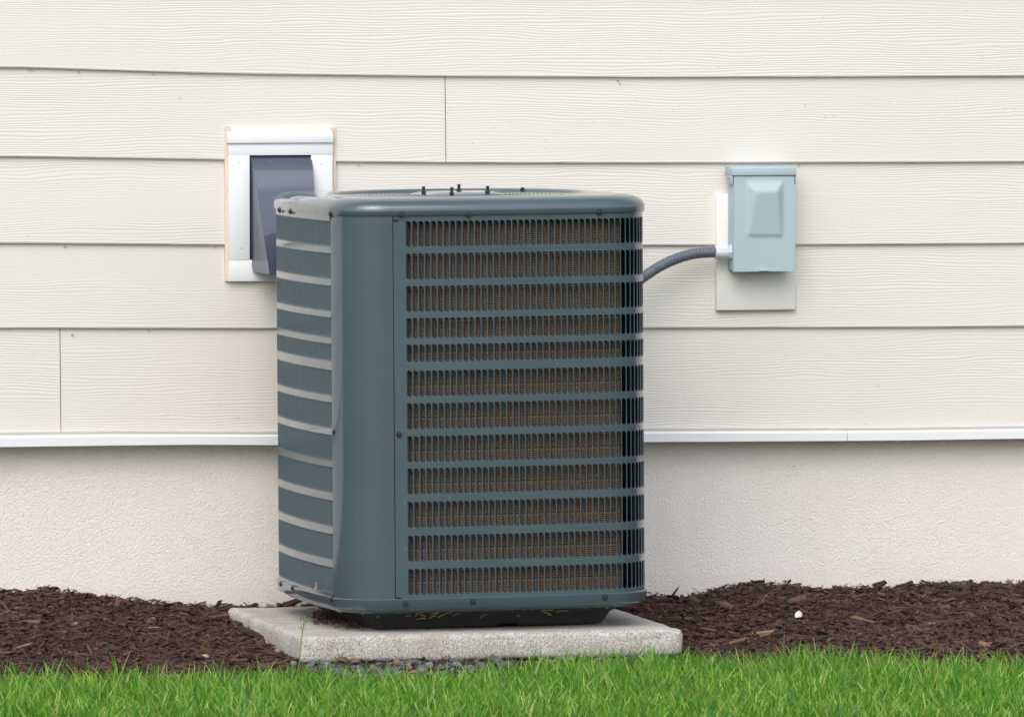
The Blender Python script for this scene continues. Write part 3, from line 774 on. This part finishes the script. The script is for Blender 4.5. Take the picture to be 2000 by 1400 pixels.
def gravel_zone(X, Y):
    dx, dy = X - pad_c[0], Y - pad_c[1]; c, s = math.cos(PYAW), math.sin(PYAW)
    u = c * dx + s * dy; v = -s * dx + c * dy
    return (np.abs(u) < PW / 2 + 0.02) & (v < -PDp / 2 + 0.01)
bed = lambda X, Y: ~(gravel_zone(X, Y) & (np.sin(X * 51 + Y * 31) < 0.93)) & (Y > lawn_edge(X) - 0.03 + 0.03 * fnoise(X, Y, 9)) & (Y < wall_y(X) - 0.004) & ~in_pad(X, Y, -0.006)
parts_v, parts_f, off = [], [], 0
for N, Lm, Wm, tl, lf_ in ((15000, 0.026, 0.0075, 0.2, 0.008), (17000, 0.015, 0.0045, 0.3, 0.011), (12000, 0.012, 0.0020, 0.4, 0.014), (900, 0.042, 0.012, 0.22, 0.014)):
    X, Y = scatter(N, -2.0, 2.0, bed); Z = ground_z(X, Y)
    V, Fq = chips(len(X), X, Y, Z, Lm, Wm, tl, lf_); parts_v.append(V); parts_f.append(Fq + off); off += len(V)
# crumbs swept under the condenser's left front corner and along its base
for N, (px0, px1), (py0, py1), Lm in ((420, (612, 700), (1196, 1222), 0.010), (160, (640, 1100), (1220, 1234), 0.007)):
    px = rng.uniform(px0, px1, N); py = py0 + (py1 - py0) * rng.beta(2, 2, N) + (np.clip((px - 640) / 80, 0, 1) * 8 if px1 < 800 else -np.clip((px - 700) / 400, 0, 1) * 10)
    G = T([on_z(a, b, 0.001) for a, b in zip(px, py)])
    V, Fq = chips(N, G[:, 0], G[:, 1], G[:, 2] + 0.001, Lm, Lm * 0.4, 0.25, 0.008); parts_v.append(V); parts_f.append(Fq + off); off += len(V)
me = fast_mesh('bark_mulch', np.vstack(parts_v), np.vstack(parts_f))
tag(link('bark_mulch', me, M['chip']), 'dark brown shredded bark mulch along the foundation on both sides of the slab', 'mulch', kind='stuff')

# ------------------------------------------------------------------ gravel and single stones
def stone_pts(r, flat=0.6):
    bm = bmesh.new(); bmesh.ops.create_icosphere(bm, subdivisions=1, radius=1.0)
    o_ = Vector((random.uniform(0, 99), random.uniform(0, 99), 0))
    sx_, sy_ = random.uniform(0.7, 1.35), random.uniform(0.6, 1.0)
    V = [v.co * (1 + 0.75 * mnoise.noise(v.co * 1.3 + o_)) for v in bm.verts]
    F = [tuple(v.index for v in f.verts) for f in bm.faces]; bm.free()
    a = random.uniform(0, 2 * PI); c, s = math.cos(a), math.sin(a)
    V = [Vector((p.x * sx_, p.y * sy_, p.z * flat)) * r for p in V]
    return [(p.x * c - p.y * s, p.x * s + p.y * c, p.z) for p in V], F
mb = MB()
for k in range(620):
    px = random.uniform(600, 1318); u_ = random.betavariate(1.3, 1.3)
    front = 1290 - (px - 588) * 0.0267; py = front - 16 + 62 * u_
    p = on_z(px, py, LAWN_Z); p[2] = float(ground_z(p[0], p[1])) + 0.002; V, F = stone_pts(random.uniform(0.006, 0.0165))
    mb.add([(a + p[0], b + p[1], c_ + p[2] + random.uniform(0.0, 0.008)) for a, b, c_ in V], F)
tag(mb.build('gravel', M['stone']), 'blue-grey crushed gravel in the gap between slab and lawn', 'gravel', kind='stuff')
def rock(name, px, py, r, mat, label, flat=0.7, dz=0.0):
    p = on_z(px, py, 0); 
    for _ in range(12): p = on_z(px, py, float(ground_z(p[0], p[1])) + 0.006)
    random.seed(int(px)); V, F = stone_pts(r, flat); mb = MB(); mb.add(V, F); o = mb.build(name, mat, None, bevel=r * 0.04, seg=1)
    o.location = (p[0], p[1], p[2] + dz); return tag(o, label, 'stone')
rock('stone', 1560, 1206, 0.0175, M['whitestone'], 'pale cream stone lying alone on the mulch right of the slab', 0.55, 0.008)
rock('stone', 543, 1275, 0.0135, M['greystone'], 'flat blue-grey stone on the mulch by the left front corner of the slab', 0.5, 0.005)
rock('stone', 402, 1284, 0.010, M['leaf'], 'small tan stone on the mulch at the lawn edge left of the slab', 0.5, 0.004)
rock('stone', 574, 1300, 0.0125, M['greystone'], 'rounded grey stone half hidden in grass at the slab corner', 0.7, 0.006)

# ------------------------------------------------------------------ lawn
def blades(N, X, Y, Z, H, W, lean=0.35, seg=4):
    a = rng.uniform(0, 2 * PI, N); fa = rng.uniform(0, 2 * PI, N); le = np.abs(rng.normal(0, lean, N)); cu = np.abs(rng.normal(0.35, 0.3, N))
    V = np.zeros((N, seg * 2 + 1, 3)); dirx, diry = np.cos(a), np.sin(a); wx, wy = np.cos(fa), np.sin(fa)
    for k in range(seg + 1):
        t = k / seg; ho = H * (le * t + cu * t * t * 0.7); zz = H * (t - 0.16 * cu * t * t * t * 1.5)
        w = W * (1 - t ** 1.7) * (0.75 + 0.5 * t)
        cx_, cy_ = X + dirx * ho, Y + diry * ho
        if k < seg:
            V[:, 2 * k] = np.stack([cx_ - wx * w / 2, cy_ - wy * w / 2, Z + zz], -1); V[:, 2 * k + 1] = np.stack([cx_ + wx * w / 2, cy_ + wy * w / 2, Z + zz], -1)
        else: V[:, 2 * k] = np.stack([cx_, cy_, Z + zz], -1)
    q = [[2 * k, 2 * k + 1, 2 * k + 3, 2 * k + 2] for k in range(seg - 1)]
    n = seg * 2 + 1; base = (np.arange(N) * n)[:, None, None]
    Tq = [[0, 1, 3], [0, 3, 2], [2, 3, 5], [2, 5, 4], [4, 5, 7], [4, 7, 6], [6, 7, 8]]
    return V.reshape(-1, 3), (T(Tq)[None] + base).reshape(-1, 3)
lawn_t = lambda X, Y: (Y < lawn_edge(X) + 0.028 * fnoise(X * 3, Y, 8) + 0.012 * fnoise(X, Y, 41))
PV, PF, off = [], [], 0
def addgrass(N, x0, x1, y0, y1, hm, hs_, w, lean, test=lawn_t):
    global off
    X, Y = scatter(N, x0, x1, test, y0, y1)
    pat = 1 + 0.22 * fnoise(X, Y, 6)
    H = np.clip(rng.normal(hm, hs_, len(X)), hm * 0.4, hm * 2.2) * pat
    V, Fq = blades(len(X), X, Y, ground_z(X, Y) - 0.002, H, w * rng.uniform(0.6, 1.35, len(X)), lean); PV.append(V); PF.append(Fq + off); off += len(V)
addgrass(44000, -1.7, 1.7, -1.95, -0.2, 0.034, 0.011, 0.0042, 0.38)
addgrass(4500, -1.7, 1.7, -1.75, -0.2, 0.056, 0.014, 0.0050, 0.28)
addgrass(14000, -3.0, 3.0, -3.2, -1.75, 0.036, 0.010, 0.0045, 0.35)
sparse = lambda X, Y: (Y < lawn_edge(X) + 0.085) & (Y > lawn_edge(X) - 0.01) & ~in_pad(X, Y, 0.01)
addgrass(1500, -1.7, 1.7, -1.2, -0.1, 0.050, 0.016, 0.0034, 0.35, sparse)
clump = lambda X, Y: lawn_t(X, Y) & (fnoise(X, Y, 5) > 0.25)
addgrass(2600, -1.7, 1.7, -1.5, -0.2, 0.066, 0.014, 0.0036, 0.22, clump)
addgrass(260, -0.62, 0.5, -1.2, -0.1, 0.040, 0.012, 0.0034, 0.4, sparse)
me = fast_mesh('grass', np.vstack(PV), np.vstack(PF), True)
tag(link('grass', me, M['grass']), 'bright green unmown lawn grass in front of the slab and mulch', 'grass', kind='stuff')
# seed heads: a thin stalk with loose spikelets
def seed_head(px, py_base, hgt, lean, label, zb_=None, group=None, blade=True):
    p = on_z(px, py_base, LAWN_Z if zb_ is None else zb_)
    t = thing('grass_seed_head', tuple(p), label=label, cat='grass stalk', group=group)
    P = [Vector((lean * hgt * (k / 8) ** 1.8, -0.02 * (k / 8), hgt * k / 8)) for k in range(9)]
    mb = MB(); mb.tube(P, [0.0016 - 0.0007 * k / 8 for k in range(9)], 5); mb.build('stalk', M['seed'], t)
    mb = MB()
    for k in range(26):
        f = 0.70 + 0.32 * random.random(); q_ = Vector((lean * hgt * f ** 1.8, -0.02 * f, hgt * f))
        d = Vector((random.uniform(-1, 1), random.uniform(-1, 1), random.uniform(0.1, 0.9))).normalized() * random.uniform(0.003, 0.010) * (1.15 - (f - 0.7))
        e = q_ + d; tip = e + d.normalized() * random.uniform(0.003, 0.0055); w_ = d.cross(Vector((0.3, 1, 0.2))).normalized() * 0.0018
        v_ = w_.cross(d).normalized() * 0.0010; m_ = (e + tip) / 2
        mb.add([e, m_ + w_, m_ + v_, m_ - w_, m_ - v_, tip], [(0, 1, 2), (0, 2, 3), (0, 3, 4), (0, 4, 1), (5, 2, 1), (5, 3, 2), (5, 4, 3), (5, 1, 4)])
        mb.add([q_, q_ + w_ * 0.2, e], [(0, 1, 2)])
    mb.build('spikelets', M['seed'], t); return t
seed_head(584, 1318, 0.142, 0.11, 'thin lone grass stalk with green seed head standing against the slab left corner')
SH = [(1290, 1400, .072, .1), (1470, 1402, .078, -.35), (1500, 1375, .085, .15), (1650, 1385, .080, .2), (1610, 1350, .075, .25), (1700, 1330, .062, .5), (1350, 1365, .058, -.3), (1120, 1352, .075, .3), (255, 1350, .05, .3), (290, 1392, .07, .35), (480, 1395, .072, -.4), (880, 1400, .075, -.5), (640, 1326, .060, .6), (1385, 1402, .070, -.3)]
SL = ['seed head in the lawn just left of the slab right corner', 'seed head leaning left at the lawn front, right of the slab', 'seed head in the lawn right of the slab, left of the right-hand pair', 'upright seed head in the lawn near its right end', 'seed head at the back of the lawn below the pale cream stone', 'seed head bending right, rightmost in the lawn, at the mulch edge', 'short seed head leaning left just in front of the slab right corner',
      'seed head in the lawn in front of the middle of the slab right half', 'short seed head at the mulch edge, leftmost in the lawn', 'seed head in the front left lawn, second from the left', 'pale bent seed head in the lawn front, left of the slab', 'pale seed head bending left in the lawn below the slab middle', 'short green seed head leaning right against the slab left front face', 'seed head leaning left at the lawn front, below the slab right corner']
for k, (x, y, h, l_) in enumerate(SH):
    seed_head(x, y, h, l_, SL[k], group='seed heads in the lawn')
# straw bits hanging from the rim over the black base, and a twig by the right wall
def twig(name, A, B, r, mat, label, cat, bend=0.004):
    A = Vector(A); B = Vector(B); t = thing(name, tuple(A), label=label, cat=cat); D = B - A
    P = [D * (k / 5) + Vector((0, 0, bend * math.sin(PI * k / 5))) + Vector((random.uniform(-1, 1), 0, random.uniform(-1, 1))) * r for k in range(6)]
    mb = MB(); mb.tube(P, [r * (1 - 0.6 * k / 5) for k in range(6)], 6); mb.build('stem', mat, t); return t
def zat(px, py):
    p = on_z(px, py, 0)
    for _ in range(12): p = on_z(px, py, float(ground_z(p[0], p[1])) + 0.004)
    return p
A = zat(1568, 1152); twig('twig', A, (A[0] - 0.006, A[1], A[2] + 0.03), 0.0012, M['leaf'], 'thin crooked twig sticking up from the mulch against the foundation, right side', 'twig')
mb = MB()
for k in range(70):
    px = random.gauss(905, 90) if k < 50 else random.uniform(700, 1180); py = 1190 + random.uniform(-4, 26) * random.random() + (px - 720) * -0.026
    p = on_y(px, py, -0.47 + (px - 760) * 0.00029); a = random.gauss(0, 0.5); l_ = random.uniform(0.006, 0.03)
    P = [Vector(p) + Vector((math.cos(a) * l_ * (q_ - 1) / 2, 0.0, math.sin(a) * l_ * (q_ - 1) / 2 + (0.002 if q_ == 1 else 0))) for q_ in range(3)]
    mb.tube(P, 0.00045, 4)
tag(mb.build('straw', M['straw']), 'dry grass clippings and cobweb threads clinging under the condenser rim', 'straw', kind='stuff')
